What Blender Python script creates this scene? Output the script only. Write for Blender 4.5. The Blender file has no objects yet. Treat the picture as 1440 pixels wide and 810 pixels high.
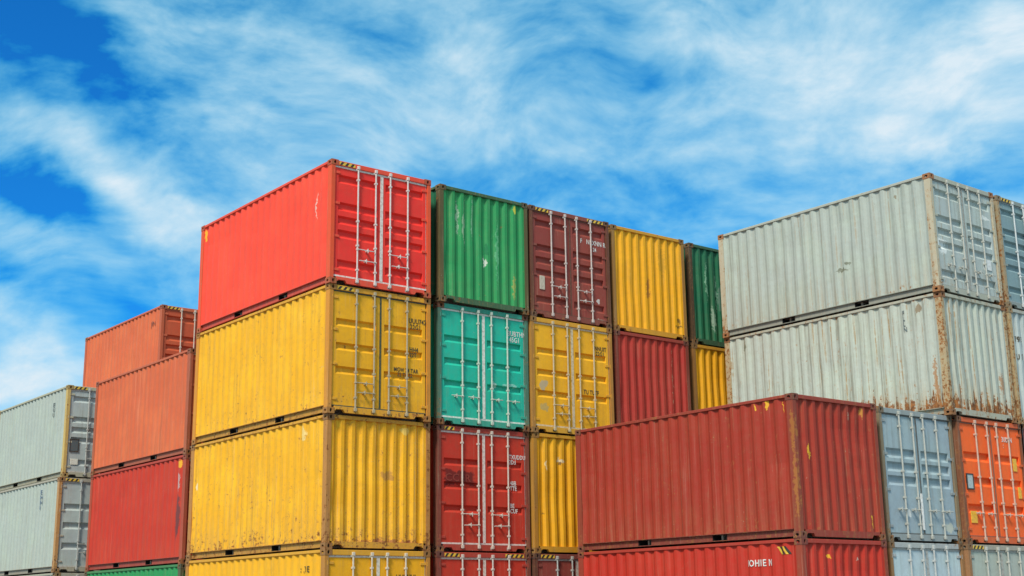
import bpy, bmesh, math, random
from mathutils import Vector, Matrix
R = math.radians
sc = bpy.context.scene
COL = sc.collection
random.seed(7)

# ---------------------------------------------------------------- camera
F_PX, PITCH, ROLL, YAW = 1860.745, .239846, -.013628, .672729
cam_d = bpy.data.cameras.new('camera'); cam = bpy.data.objects.new('camera', cam_d); COL.objects.link(cam)
cam_d.sensor_width = 36.0; cam_d.lens = F_PX / 1440 * 36.0
cam_d.clip_start = .1; cam_d.clip_end = 5000
fw = Vector((math.sin(YAW)*math.cos(PITCH), math.cos(YAW)*math.cos(PITCH), math.sin(PITCH)))
r0 = Vector((math.cos(YAW), -math.sin(YAW), 0)); u0 = r0.cross(fw)
rr = math.cos(ROLL)*r0 + math.sin(ROLL)*u0; uu = -math.sin(ROLL)*r0 + math.cos(ROLL)*u0
cam.matrix_world = Matrix(((rr.x, uu.x, -fw.x, -13.043), (rr.y, uu.y, -fw.y, -22.171), (rr.z, uu.z, -fw.z, 1.386), (0, 0, 0, 1)))
sc.camera = cam

# ---------------------------------------------------------------- sun and sky
SUN_AZ, SUN_EL = R(-117), R(48)          # azimuth from +y towards +x
sd = Vector((math.sin(SUN_AZ)*math.cos(SUN_EL), math.cos(SUN_AZ)*math.cos(SUN_EL), math.sin(SUN_EL)))
sun_d = bpy.data.lights.new('sun', 'SUN'); sun = bpy.data.objects.new('sun', sun_d); COL.objects.link(sun)
sun_d.energy = 4.1; sun_d.angle = R(12); sun_d.color = (1, .93, .82)
sun.rotation_euler = sd.to_track_quat('Z', 'Y').to_euler()
sc.view_settings.view_transform = 'Standard'; sc.view_settings.look = 'None'
sc.view_settings.exposure = 0.0; sc.view_settings.gamma = 1

class NT:
    """small helper for writing node trees"""
    def __init__(s, t): s.t = t
    def n(s, kind, **kw):
        nd = s.t.nodes.new(kind)
        for k, v in kw.items(): setattr(nd, k, v)
        return nd
    def put(s, sock, v):
        if isinstance(v, bpy.types.NodeSocket): s.t.links.new(v, sock)
        elif v is not None:
            if hasattr(sock.default_value, '__len__') and not hasattr(v, '__len__'): v = (v,)*len(sock.default_value)
            if hasattr(v, '__len__') and len(sock.default_value) == 4 and len(v) == 3: v = tuple(v)+(1,)
            sock.default_value = v
    def m(s, op, a, b=None, c=None, clamp=False):
        nd = s.n('ShaderNodeMath', operation=op, use_clamp=clamp)
        for i, v in enumerate((a, b, c)):
            if v is not None: s.put(nd.inputs[i], v)
        return nd.outputs[0]
    def vm(s, op, a, b=None, out=0):
        nd = s.n('ShaderNodeVectorMath', operation=op)
        s.put(nd.inputs[0], a)
        if b is not None: s.put(nd.inputs[1], b)
        return nd.outputs[out]
    def mix(s, f, a, b, blend='MIX'):
        nd = s.n('ShaderNodeMix', data_type='RGBA', blend_type=blend)
        s.put(nd.inputs[0], f); s.put(nd.inputs[6], a); s.put(nd.inputs[7], b)
        return nd.outputs[2]
    def noise(s, v, scale, detail=4, rough=.55, dist=0, out=0):
        nd = s.n('ShaderNodeTexNoise'); s.put(nd.inputs['Vector'], v)
        nd.inputs['Scale'].default_value = scale; nd.inputs['Detail'].default_value = detail
        nd.inputs['Roughness'].default_value = rough; nd.inputs['Distortion'].default_value = dist
        return nd.outputs[out]
    def ss(s, v, a, b, c=0., d=1., kind='SMOOTHSTEP'):
        nd = s.n('ShaderNodeMapRange', interpolation_type=kind)
        for i, x in enumerate((v, a, b, c, d)): s.put(nd.inputs[i], x)
        return nd.outputs[0]

world = bpy.data.worlds.new('World'); sc.world = world; world.use_nodes = True
w = NT(world.node_tree); world.node_tree.nodes.clear()
wo = w.n('ShaderNodeOutputWorld'); bg = w.n('ShaderNodeBackground'); bg.inputs[1].default_value = .1
w.t.links.new(bg.outputs[0], wo.inputs[0])
sky = w.n('ShaderNodeTexSky', sky_type='NISHITA', sun_disc=False, sun_elevation=SUN_EL, sun_rotation=SUN_AZ, altitude=0, air_density=1.0, dust_density=.3, ozone_density=3.0)
base = w.mix(1.0, sky.outputs[0], (.07, .80, 1.55), 'MULTIPLY')
tc = w.n('ShaderNodeTexCoord').outputs['Generated']
sx = w.n('ShaderNodeSeparateXYZ'); w.put(sx.inputs[0], tc)
az = w.m('MULTIPLY', w.m('ARCTAN2', sx.outputs[0], sx.outputs[1]), 57.2958)
el = w.m('MULTIPLY', w.m('ARCSINE', sx.outputs[2]), 57.2958)
cx = w.n('ShaderNodeCombineXYZ'); w.put(cx.inputs[0], az); w.put(cx.inputs[1], el)
ang = cx.outputs[0]                       # direction as (azimuth, elevation) in degrees
wn = w.noise(ang, .26, 5, .5, 0, 1)
warp = w.vm('ADD', ang, w.vm('MULTIPLY', w.vm('SUBTRACT', wn, (.5, .5, .5)), (5.0, 4.0, 0)))
# banks of cloud and gaps of blue: azimuth, elevation, half width, half height, tilt, strength
BANKS = [(16.8, 23.8, 5.4, 3.4, -30, -0.528), (18.3, 17.2, 3.6, 1.5, -15, -0.595), (21.7, 21.5, 4.1, 1.6, -45, -0.269), (17.6, 13.3, 8.2, 1.4, -15, -0.288), (20.9, 15.1, 3.5, 0.9, -25, -0.096), (29.4, 25.3, 7.0, 1.9, -10, -0.16), (23.1, 13.0, 2.8, 2.2, -40, -0.211), (20.3, 11.4, 1.9, 1.9, 0, -0.192), (41.2, 17.8, 9.5, 1.2, -8, -0.256), (35.4, 18.8, 2.2, 1.4, -10, -0.16), (47.2, 15.8, 4.1, 1.4, -10, -0.176), (52.3, 18.3, 3.8, 0.9, -5, -0.16), (59.6, 17.4, 3.5, 1.2, -12, -0.336), (41.4, 24.2, 3.8, 4.0, -10, -0.12), (44.6, 22.0, 2.8, 2.5, 30, -0.096), (55.4, 23.1, 2.8, 1.4, 0, -0.064), (57.4, 22.0, 6.8, 3.6, -8, 0.26), (60.7, 22.4, 5.1, 5.0, 0, 0.205), (53.1, 19.6, 8.3, 1.9, -6, 0.205), (51.0, 22.0, 6.0, 2.2, -8, 0.131), (49.6, 24.3, 6.0, 2.5, 0, 0.131), (36.7, 22.8, 2.2, 3.1, -20, 0.202), (33.4, 20.3, 5.1, 3.4, -35, 0.144), (28.9, 22.6, 2.8, 3.7, -40, 0.101), (39.3, 19.7, 2.8, 1.9, 0, 0.101), (26.8, 19.3, 2.8, 1.4, -40, 0.086), (18.0, 19.4, 4.1, 1.9, -35, 0.158), (21.0, 17.9, 4.1, 1.6, -30, 0.144), (23.3, 15.7, 5.4, 1.5, -28, 0.274), (18.8, 12.2, 4.1, 1.1, -12, 0.23), (17.8, 9.7, 3.6, 1.7, 0, 0.42), (19.5, 9.9, 2.2, 1.6, 0, 0.108), (44.1, 19.4, 2.8, 1.9, 0, 0.101), (47.9, 17.2, 3.8, 1.2, -10, 0.072), (44.4, 16.8, 1.9, 0.6, -10, 0.158), (47.5, 16.1, 1.6, 0.6, 0, 0.144), (36.0, 24.3, 1.9, 2.5, 0, 0.072)]
far_az = w.m('ABSOLUTE', w.m('SUBTRACT', az, 38.))
cloud = w.m('ADD', .47, w.m('MULTIPLY', w.m('MAXIMUM', w.ss(el, 27., 42.), w.ss(far_az, 30., 55.)), .32))   # thicker haze added outside the view, to brighten and whiten the skylight
for a, e, ra, re, rot, amp in BANKS:
    mp = w.n('ShaderNodeMapping', vector_type='TEXTURE')
    w.put(mp.inputs[0], warp)
    mp.inputs[1].default_value = (a, e, 0); mp.inputs[2].default_value = (0, 0, R(rot)); mp.inputs[3].default_value = (ra, re, 1)
    d = w.vm('LENGTH', mp.outputs[0], out=1)
    cloud = w.m('ADD', cloud, w.ss(d, 1.5, 0., 0., amp, 'SMOOTHERSTEP'))
soft = w.vm('ADD', ang, w.vm('MULTIPLY', w.vm('SUBTRACT', w.noise(ang, .12, 1, .4, 0, 1), (.5, .5, .5)), (5, 4, 0)))
# wisps: streaky noise along two slants
def wisps(rot, sx_, sy_, scale, det=6):
    mp = w.n('ShaderNodeMapping'); w.put(mp.inputs[0], soft)
    mp.inputs[2].default_value = (0, 0, R(rot)); mp.inputs[3].default_value = (sx_, sy_, 1)
    return w.m('SUBTRACT', w.noise(mp.outputs[0], scale, det, .56, .0), .5)
cloud = w.m('ADD', cloud, w.m('MULTIPLY', wisps(42, .42, 1., .60, 8), .72))
cloud = w.m('ADD', cloud, w.m('MULTIPLY', wisps(-72, .38, 1., .62, 8), .85))
cloud = w.m('ADD', cloud, w.m('MULTIPLY', wisps(-55, .55, 1., 1.7, 6), .30), clamp=True)
nm = w.n('ShaderNodeMix', data_type='VECTOR', factor_mode='NON_UNIFORM')
fc = w.n('ShaderNodeCombineXYZ')
w.put(fc.inputs[0], w.m('POWER', cloud, 1.7)); w.put(fc.inputs[1], w.m('POWER', cloud, .92)); w.put(fc.inputs[2], w.m('POWER', cloud, .88))
w.put(nm.inputs[1], fc.outputs[0]); w.put(nm.inputs[4], base); w.put(nm.inputs[5], (7.1, 8.4, 9.3))
w.put(bg.inputs[0], nm.outputs[1])

# ---------------------------------------------------------------- mesh helpers
W, H, L = 2.438, 2.591, 6.058
hw, hl = W/2, L/2
class MB:
    def __init__(s): s.v = []; s.f = []; s.mi = []
    def add(s, vs, fs, m=0):
        o = len(s.v); s.v += [tuple(v) for v in vs]
        s.f += [tuple(o+i for i in f) for f in fs]; s.mi += [m]*len(fs); return s
    def box(s, x0, x1, y0, y1, z0, z1, m=0, c=0):
        if x0 > x1: x0, x1 = x1, x0
        if y0 > y1: y0, y1 = y1, y0
        if c:                                  # chamfered vertical / horizontal edges by an octagon-like shell
            P = []
            for (a, b, d) in ((c, c, 0), (0, c, c), (c, 0, c)): pass
            bm = bmesh.new(); bmesh.ops.create_cube(bm, size=1)
            for v in bm.verts: v.co = Vector(((x0+x1)/2+v.co.x*(x1-x0), (y0+y1)/2+v.co.y*(y1-y0), (z0+z1)/2+v.co.z*(z1-z0)))
            bmesh.ops.bevel(bm, geom=list(bm.edges), offset=c, segments=1, affect='EDGES')
            bm.verts.index_update()
            s.add([v.co[:] for v in bm.verts], [[v.index for v in f.verts] for f in bm.faces], m); bm.free(); return s
        v = [(x, y, z) for x in (x0, x1) for y in (y0, y1) for z in (z0, z1)]
        return s.add(v, [(0, 1, 3, 2), (4, 6, 7, 5), (0, 4, 5, 1), (2, 3, 7, 6), (0, 2, 6, 4), (1, 5, 7, 3)], m)
    def cyl(s, p, q, r, n=8, m=0):
        p = Vector(p); q = Vector(q); ax = (q-p).normalized()
        a = ax.orthogonal().normalized(); b = ax.cross(a)
        ring = [(math.cos(2*math.pi*i/n), math.sin(2*math.pi*i/n)) for i in range(n)]
        v = [p+r*(c*a+d*b) for c, d in ring] + [q+r*(c*a+d*b) for c, d in ring]
        return s.add(v, [(i, (i+1) % n, n+(i+1) % n, n+i) for i in range(n)] + [tuple(range(n))[::-1], tuple(range(n, 2*n))], m)
    def prism(s, poly, fn, a, b, m=0):
        """poly 2D outline swept from a to b; fn(u, v, t) -> xyz"""
        n = len(poly)
        v = [fn(u, q, a) for u, q in poly] + [fn(u, q, b) for u, q in poly]
        return s.add(v, [(i, (i+1) % n, n+(i+1) % n, n+i) for i in range(n)] + [tuple(range(n))[::-1], tuple(range(n, 2*n))], m)
    def mesh(s, name):
        me = bpy.data.meshes.new(name); me.from_pydata(s.v, [], s.f)
        bm = bmesh.new(); bm.from_mesh(me); bmesh.ops.recalc_face_normals(bm, faces=bm.faces[:]); bm.to_mesh(me); bm.free()
        k = max(s.mi)+1 if s.mi else 1
        for _ in range(k): me.materials.append(None)
        for p, i in zip(me.polygons, s.mi): p.material_index = i
        return me

def link(name, me, mats, parent=None, label=None):
    o = bpy.data.objects.new(name, me); COL.objects.link(o)
    if not isinstance(mats, (list, tuple)): mats = [mats]
    for i, sl in enumerate(o.material_slots): sl.link = 'OBJECT'; sl.material = mats[min(i, len(mats)-1)]
    if parent: o.parent = parent
    if label: o['label'] = label
    return o

# corrugation: depth as a function of the running coordinate
def profile(a, b, pitch, depth, flat):
    """list of (t, d): d = 0 on the outer ribs and depth in the hollows"""
    n = round((b-a-flat)/pitch); pitch = (b-a-flat)/n
    sl = (pitch-2*flat)/2; pts = [(a, 0)]
    for i in range(n):
        t = a+i*pitch
        pts += [(t+flat, 0), (t+flat+sl, depth), (t+2*flat+sl, depth), (t+pitch, 0)]
    pts.append((b, 0))
    return pts
def depth_at(pts, t):
    for (a, da), (b, db) in zip(pts, pts[1:]):
        if a <= t <= b: return da+(db-da)*(t-a)/max(b-a, 1e-6)
    return 0.
SIDE = profile(-hl+.10, hl-.10, .278, .034, .068)
END = profile(-hw+.095, hw-.095, .245, .044, .068)
def corrugated(pts, fn, z0, z1, th=.005, segs=10, seed=0):
    """thick sheet following pts, swept from z0 to z1 with slight dents"""
    rnd = random.Random(seed); n = len(pts); mb = MB()
    dents = [(rnd.uniform(pts[0][0], pts[-1][0]), rnd.uniform(z0, z1), rnd.uniform(.15, .5), rnd.uniform(-.006, .024)) for _ in range(11)]
    v = []
    for layer in (0, th):
        for k in range(segs+1):
            z = z0+(z1-z0)*k/segs
            edge = min(1, 4*k/segs, 4*(segs-k)/segs)
            for t, d in pts:
                q = sum(a*math.exp(-((t-c)**2+(z-e)**2)/(s*s)) for c, e, s, a in dents)*edge
                v.append(fn(t, d+q+layer, z))
    m = (segs+1)*n; f = []
    for k in range(segs):
        for i in range(n-1):
            a = k*n+i; f.append((a, a+1, a+n+1, a+n)); f.append((m+a, m+a+n, m+a+n+1, m+a+1))
    for i in range(n-1):
        f.append((i, m+i, m+i+1, i+1)); a = segs*n+i; f.append((a, a+1, m+a+1, m+a))
    for k in range(segs):
        a = k*n; f.append((a, a+n, m+a+n, m+a)); a = k*n+n-1; f.append((a, m+a, m+a+n, a+n))
    return mb.add(v, f)

# ---------------------------------------------------------------- container part meshes (built once, shared)
M = {}
for s, nm_ in ((-1, 'L'), (1, 'R')):
    for q in range(3):
        M['side'+nm_+str(q)] = corrugated(SIDE, lambda t, d, z, s=s: (s*(hw-.019-d), t, z), .172, H-.062, seed=q*7+s).mesh('side_wall')
for q in range(3):
    M['end'+str(q)] = corrugated(END, lambda t, d, z: (t, hl-.022-d, z), .150, H-.085, seed=50+q).mesh('end_wall')
M['roof'] = corrugated(profile(-hl+.1, hl-.1, .21, .018, .06), lambda t, d, x: (x, t, H-.022-d), -hw+.06, hw-.06, segs=2, seed=3).mesh('roof')
mb = MB().box(-hw+.12, hw-.12, -hl+.14, hl-.14, .150, .178)
for i in range(17): y = -hl+.35+i*.335; mb.box(-hw+.12, hw-.12, y, y+.045, .03, .149)
M['floor'] = mb.mesh('floor')
# top side rail: square tube with a small lip
for s, nm_ in ((-1, 'L'), (1, 'R')):
    mb = MB().box(s*(hw-.004), s*(hw-.064), -hl+.179, hl-.179, H-.068, H-.010, c=.006)
    M['trail'+nm_] = mb.mesh('top_rail')
    # bottom rail: channel, open outwards, interrupted by two forklift pockets
    mb = MB(); Y0, Y1 = -hl+.179, hl-.179; P = [(-1.205, -.845), (.845, 1.205)]
    mb.box(s*(hw-.010), s*(hw-.075), Y0, Y1, .158, .171)
    mb.box(s*(hw-.030), s*(hw-.085), Y0, Y1, .034, .044)
    segs = [(Y0, P[0][0]), (P[0][1], P[1][0]), (P[1][1], Y1)]
    for a, b in segs: mb.box(s*(hw-.056), s*(hw-.062), a, b, .0445, .1575)
    M['brail'+nm_] = mb.mesh('bottom_rail')
    for k, (a, b) in enumerate(P):
        mb = MB()
        mb.box(s*(hw-.050), s*.62, a-.006, a, .045, .157).box(s*(hw-.050), s*.62, b, b+.006, .045, .157)
        mb.box(s*(hw-.050), s*.62, a, b, .151, .157).box(s*(hw-.050), s*.62, a, b, .045, .050).box(s*.62, s*.63, a, b, .050, .151)
        M['pocket'+nm_+str(k)] = mb.mesh('forklift_pocket')
# corner casting with its oval holes
def casting(sx_, sy_, top):
    mb = MB(); X, Y, Z = .162, .178, .118
    z0 = H-Z if top else 0.
    cx_, cy_ = sx_*(hw-X/2), sy_*(hl-Y/2)
    def face(origin, ea, eb, nrm, A, B, ha, hb):
        n = 16; o = Vector(origin); ea = Vector(ea); eb = Vector(eb); nrm = Vector(nrm)
        outer = []; inner = []; deep = []
        for i in range(n):
            t = 2*math.pi*(i+.5)/n; c, s_ = math.cos(t), math.sin(t)
            k = min(A/2/abs(c) if abs(c) > 1e-6 else 9, B/2/abs(s_) if abs(s_) > 1e-6 else 9)
            outer.append(o+ea*c*k+eb*s_*k); inner.append(o+ea*c*ha+eb*s_*hb); deep.append(o+ea*c*ha+eb*s_*hb-nrm*.035)
        mb.add(outer+inner, [(i, (i+1) % n, n+(i+1) % n, n+i) for i in range(n)])
        mb.add(inner+deep, [(i, (i+1) % n, n+(i+1) % n, n+i) for i in range(n)])
        mb.add(deep, [tuple(range(n))], 1)
        for q in range(4):                 # fill the four corners of the face
            ca = (A/2 if q in (0, 3) else -A/2); cb = (B/2 if q < 2 else -B/2)
            a = outer[q*4+1]; b = outer[q*4+2]; mb.add([a, o+ea*ca+eb*cb, b], [(0, 1, 2)]) if False else None
    zc = z0+Z/2
    face((sx_*hw, cy_, zc), (0, 1, 0), (0, 0, 1), (sx_, 0, 0), Y*.999, Z*.999, .040, .026)
    face((cx_, sy_*hl, zc), (1, 0, 0), (0, 0, 1), (0, sy_, 0), X*.999, Z*.999, .026, .038)
    # body just behind the two pierced faces, and small corner fillers
    mb.box(cx_-sx_*X/2, sx_*(hw-.0355), cy_-sy_*Y/2, sy_*(hl-.0355), z0, z0+Z)
    for zz in (z0, z0+Z-.012):
        mb.box(cx_-sx_*X/2, sx_*(hw-.001), cy_-sy_*Y/2, sy_*(hl-.001), zz+.0005, zz+.0115)
    mb.box(cx_-sx_*X/2, cx_-sx_*(X/2-.02), sy_*(hl-.0355), sy_*(hl-.001), z0+.012, z0+Z-.012)
    mb.box(sx_*(hw-.02), sx_*(hw-.001), sy_*(hl-.02), sy_*(hl-.001), z0+.012, z0+Z-.012)
    mb.box(sx_*(hw-.0355), sx_*(hw-.001), cy_-sy_*Y/2, cy_-sy_*(Y/2-.02), z0+.012, z0+Z-.012)
    return mb.mesh('corner_casting')
CORN = [(-1, -1), (1, -1), (-1, 1), (1, 1)]
for i, (a, b) in enumerate(CORN):
    for t in (0, 1): M['cast%d%d' % (i, t)] = casting(a, b, t)
    wx, wy = (.085, .150) if b < 0 else (.092, .150)
    ax_, ay_ = a*(hw-.006), b*(hl-.006)
    pts = [(ax_, ay_), (ax_-a*wx, ay_), (ax_-a*wx, ay_-b*.045), (ax_-a*.03, ay_-b*.045), (ax_-a*.03, ay_-b*wy), (ax_, ay_-b*wy)]
    M['post%d' % i] = MB().prism(pts, lambda u, v, t: (u, v, t), .1185, H-.1185).mesh('corner_post')
# end headers and sills, both ends
for e, nm_ in ((-1, 'D'), (1, 'B')):
    hh = .112 if e < 0 else .088
    M['header'+nm_] = MB().box(-hw+.163, hw-.163, e*(hl-.006), e*(hl-.075), H-hh, H-.012, c=.006).mesh('header_beam')
    a = hw-.163
    poly = [(-a, .150), (-a, .062), (-a+.03, .062), (-a+.03, .078), (-a+.05, .088), (-a+.20, .088), (-a+.24, .030), (a-.24, .030), (a-.20, .088), (a-.05, .088), (a-.03, .078), (a-.03, .062), (a, .062), (a, .150)]
    mb = MB(); n = len(poly)
    # build as quads from the outline to the straight top edge
    us = [p for p in poly[1:-1]]
    for (u1, z1), (u2, z2) in zip(us, us[1:]):
        if abs(u1-u2) < 1e-6: continue
        y1_, y2_ = e*(hl-.008), e*(hl-.075)
        v = [(u1, y1_, z1), (u2, y1_, z2), (u2, y1_, .149), (u1, y1_, .149), (u1, y2_, z1), (u2, y2_, z2), (u2, y2_, .149), (u1, y2_, .149)]
        mb.add(v, [(0, 1, 2, 3), (4, 7, 6, 5), (0, 4, 5, 1), (3, 2, 6, 7), (0, 3, 7, 4), (1, 5, 6, 2)])
    M['sill'+nm_] = mb.mesh('sill_beam')

# doors: two leaves with pressed horizontal hollows
DZ0, DZ1 = .157, H-.120
DY = -hl+.042                      # outer face of the leaves
GROOVES = {'five': ([.115, .365, .490, .615, .885], .068), 'three': ([.275, .485, .690], .058), 'close': ([.33, .445, .56], .075), 'wide': ([.30, .52, .76], .075), 'six': ([.10, .30, .42, .54, .66, .88], .06)}
def leaf(kind, s):
    """s = -1 left leaf, +1 right leaf"""
    mb = MB(); x0, x1 = s*.012, s*(hw-.112); st = .085
    gs, hh = GROOVES[kind]; Hd = DZ1-DZ0
    pts = [(DZ1-.03, 0)]
    for g in gs:
        c = DZ1-g*Hd
        pts += [(c+hh+.022, 0), (c+hh-.010, .052), (c-hh+.034, .052), (c-hh-.022, 0)]
    pts.append((DZ0+.03, 0))
    xi, xo = x0+s*st, x1-s*st*.9
    n = len(pts); th = .006
    v = [(xi, DY+d, z) for z, d in pts]+[(xo, DY+d, z) for z, d in pts]
    v += [(x, y+th, z) for x, y, z in v]
    f = []
    for i in range(n-1): f += [(i, i+1, n+i+1, n+i), (2*n+i, 3*n+i, 3*n+i+1, 2*n+i+1)]
    for o in (0, n): f += [(o+i, 2*n+o+i, 2*n+o+i+1, o+i+1) for i in range(n-1)]
    f += [(0, n, 3*n, 2*n), (n-1, 3*n-1, 4*n-1, 2*n-1)]
    mb.add(v, f)
    mb.box(x0, xi, DY-.002, DY+.064, DZ0, DZ1, c=.004)
    mb.box(x1, xo, DY-.002, DY+.064, DZ0, DZ1, c=.004)
    mb.box(xi, xo, DY-.001, DY+.050, DZ1-.031, DZ1).box(xi, xo, DY-.001, DY+.050, DZ0, DZ0+.031)
    return mb.mesh('door')
for k in GROOVES:
    for s in (-1, 1): M['leaf%s%d' % (k, s)] = leaf(k, s)
# gaskets: strips round the leaves and down the middle
for s in (-1, 1):
    for style, tk, ck in (('wide', .034, .034), ('thin', .020, .018)):
        mb = MB(); x0, x1 = s*.0015, s*(hw-.100); y0, y1 = DY-.010, DY-.003
        mb.box(x0, x1, y0, y1, DZ1-tk, DZ1+.008).box(x0, x1, y0, y1, DZ0-.004, DZ0+tk-.004)
        mb.box(x0, s*ck, y0-.003, y1, DZ0+tk-.003, DZ1-tk-.001)
        mb.box(s*(hw-.111), x1, DY+.004, DY+.020, DZ0+tk, DZ1-tk-.001)
        M['gasket%s%d' % (style, s)] = mb.mesh('gasket')
RODX = [-.590, -.165, .190, .625]
RY = DY-.046
def rod(x):
    mb = MB().cyl((x, RY, .060), (x, RY, H-.055), .0180, 10)
    for z in (.060, H-.135):                       # cams and their keepers on header and sill
        mb.box(x-.030, x+.030, RY-.026, RY+.024, z+.010, z+.082, c=.006)
        mb.box(x-.050, x+.020, RY+.012, -hl-.0065 if False else RY+.030, z-.012, z+.050)
    for f_ in (.08, .30, .52, .90):               # guide brackets
        z = DZ0+(DZ1-DZ0)*f_
        mb.box(x-.024, x+.030, RY-.021, DY-.0035, z-.020, z+.022, c=.004)
    return mb.mesh('lock_rod')
for i, x in enumerate(RODX): M['rod%d' % i] = rod(x)
def handle(x0, x1, z, low=False):
    mb = MB(); y = RY-.030; d = 1 if x1 > x0 else -1
    mb.cyl((x0, y, z), (x1, y, z-.012 if low else z), .0105, 8)
    mb.box(x0-.025, x0+.025, RY-.022, RY+.022, z-.018, z+.018, c=.004)
    xm = x0+(x1-x0)*.58
    mb.box(xm-.020, xm+.020, y-.014, DY-.0035, z-.024, z+.022, c=.005)   # hasp and retainer
    mb.cyl((xm, y-.008, z-.050), (xm, y-.008, z+.040), .008, 8)
    return mb.mesh('handle')
def hz(f_): return DZ1-f_*(DZ1-DZ0)
for st, (fa, fb) in {'pair': (.735, .830), 'low': (.790, .870)}.items():
    for k, (a, b) in enumerate(((0, 1), (2, 3))):
        M['hd_%s_%d0' % (st, k)] = handle(RODX[a], RODX[b]-.03, hz(fa)); M['hd_%s_%d1' % (st, k)] = handle(RODX[b], RODX[a]+.03, hz(fb), True)
for k in (0, 1):
    M['hd_row_%d0' % k] = handle(RODX[2*k], RODX[2*k]-.30 if k == 0 else RODX[2*k]+.27, hz(.80)); M['hd_row_%d1' % k] = handle(RODX[2*k+1], RODX[2*k+1]-.29 if k == 0 else RODX[2*k+1]+.30, hz(.80))
def hinge(s, f_):
    z = hz(f_); x = s*(hw-.100); mb = MB()
    mb.box(x-s*.120, x+s*.040, DY-.020, DY-.0035, z-.026, z+.026, c=.004)
    mb.cyl((x+s*.030, DY-.022, z-.045), (x+s*.030, DY-.022, z+.045), .017, 8)
    mb.box(x+s*.032, x+s*.058, DY-.024, DY+.0, z-.030, z+.030)
    return mb.mesh('hinge')
HF = [.06, .34, .64, .94]
for s in (-1, 1):
    for i, f_ in enumerate(HF): M['hinge%d%d' % (s, i)] = hinge(s, f_)
def hazard(x0, n, dark_first=False):
    """yellow plate with slanted black bars on the header beam"""
    mb = MB(); y = -hl+.006-.0025; z0, z1 = H-.100, H-.030; wd = .062; x1 = x0+n*wd*2
    mb.box(x0, x1, y, y+.0020, z0, z1)
    for i in range(n):
        a = x0+.004+i*wd*2; b = a+wd*.9
        q = [(a, z0+.002), (b, z0+.002), (min(b+.05, x1), z1-.002), (min(a+.05, x1), z1-.002)]
        mb.prism(q, lambda u, v, t: (u, t, v), y-.0015, y+.0003, 1)
    return mb.mesh('hazard_marking')
M['hazL'] = hazard(-hw+.185, 3); M['hazR'] = hazard(hw-.185-.5, 4); M['hazS'] = hazard(-hw+.185, 2)

# lettering
DBG = False
def text_mesh(body, size, squeeze=.8, bold=.0):
    cu = bpy.data.curves.new('lettering', 'FONT'); cu.body = body; cu.size = size; cu.extrude = .0012; cu.offset = bold
    cu.space_character = 1.05; cu.space_line = .85; cu.resolution_u = 2
    o = bpy.data.objects.new('lettering', cu); COL.objects.link(o)
    bpy.context.view_layer.update()
    if DBG: print('TXT', repr(body))
    me = bpy.data.meshes.new_from_object(o.evaluated_get(bpy.context.evaluated_depsgraph_get()))
    bpy.data.objects.remove(o); bpy.data.curves.remove(cu)
    for v in me.vertices: v.co.x *= squeeze
    me.materials.clear(); me.materials.append(None)
    return me
def text_on_door(body, size, x, z, mat, parent, squeeze=.8, bold=.0022):
    me = text_mesh(body, size, squeeze, bold)
    gs = parent['grooves'] if 'grooves' in parent.keys() else None
    for v in me.vertices: v.co = Vector((x+v.co.x, DY-.0055-v.co.z, z+v.co.y))
    return link('lettering', me, mat, parent)
def text_on_wall(body, size, t, z, mat, parent, which, squeeze=.8, bold=.0022):
    """lettering that follows the corrugation; which: 'L' side wall (facing -x) or 'E' end wall (+y, seen reversed)"""
    me = text_mesh(body, size, squeeze, bold)
    pts = SIDE if which in 'LR' else END
    bm = bmesh.new(); bm.from_mesh(me)
    for v in bm.verts: v.co.x, v.co.y, v.co.z = v.co.x, v.co.y, v.co.z
    tx = lambda u: (t-u)                        # running coordinate decreases left to right on both walls
    mx = max(v.co.x for v in bm.verts)
    if which == 'R': tx = lambda u: (t+u)
    inv = (lambda p: t-p) if which != 'R' else (lambda p: p-t)
    for p, d in pts:
        if 0 < inv(p) < mx:
            bmesh.ops.bisect_plane(bm, geom=bm.verts[:]+bm.edges[:]+bm.faces[:], plane_co=(inv(p), 0, 0), plane_no=(1, 0, 0))
    for v in bm.verts:
        u = tx(v.co.x); d = depth_at(pts, u)-.008-v.co.z-.004; zz = z+v.co.y
        if which == 'L': v.co = Vector((-(hw-.019-d), u, zz))
        elif which == 'R': v.co = Vector(((hw-.019-d), u, zz))
        else: v.co = Vector((u, hl-.022-d, zz))
    bm.to_mesh(me); bm.free()
    return link('lettering', me, mat, parent)

# ---------------------------------------------------------------- materials
def srgb(r, g, b):
    f_ = lambda c: (c/255/12.92) if c/255 < .04045 else ((c/255+.055)/1.055)**2.4
    return (f_(r), f_(g), f_(b))

grp = bpy.data.node_groups.new('weathered_paint', 'ShaderNodeTree')
itf = grp.interface
for nm_, ty, dv in (('Paint', 'NodeSocketColor', (.5, .1, .1, 1)), ('Seed', 'NodeSocketFloat', 0), ('Rust', 'NodeSocketFloat', .3), ('Streaks', 'NodeSocketFloat', .3), ('Foot', 'NodeSocketFloat', .2), ('Fade', 'NodeSocketFloat', .3)):
    s_ = itf.new_socket(nm_, in_out='INPUT', socket_type=ty); s_.default_value = dv
for nm_, ty in (('Color', 'NodeSocketColor'), ('Rough', 'NodeSocketFloat'), ('Height', 'NodeSocketFloat')): itf.new_socket(nm_, in_out='OUTPUT', socket_type=ty)
g = NT(grp); gi = g.n('NodeGroupInput'); go = g.n('NodeGroupOutput')
oc = g.n('ShaderNodeTexCoord').outputs['Object']
sp = g.n('ShaderNodeSeparateXYZ'); g.put(sp.inputs[0], oc)
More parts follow.
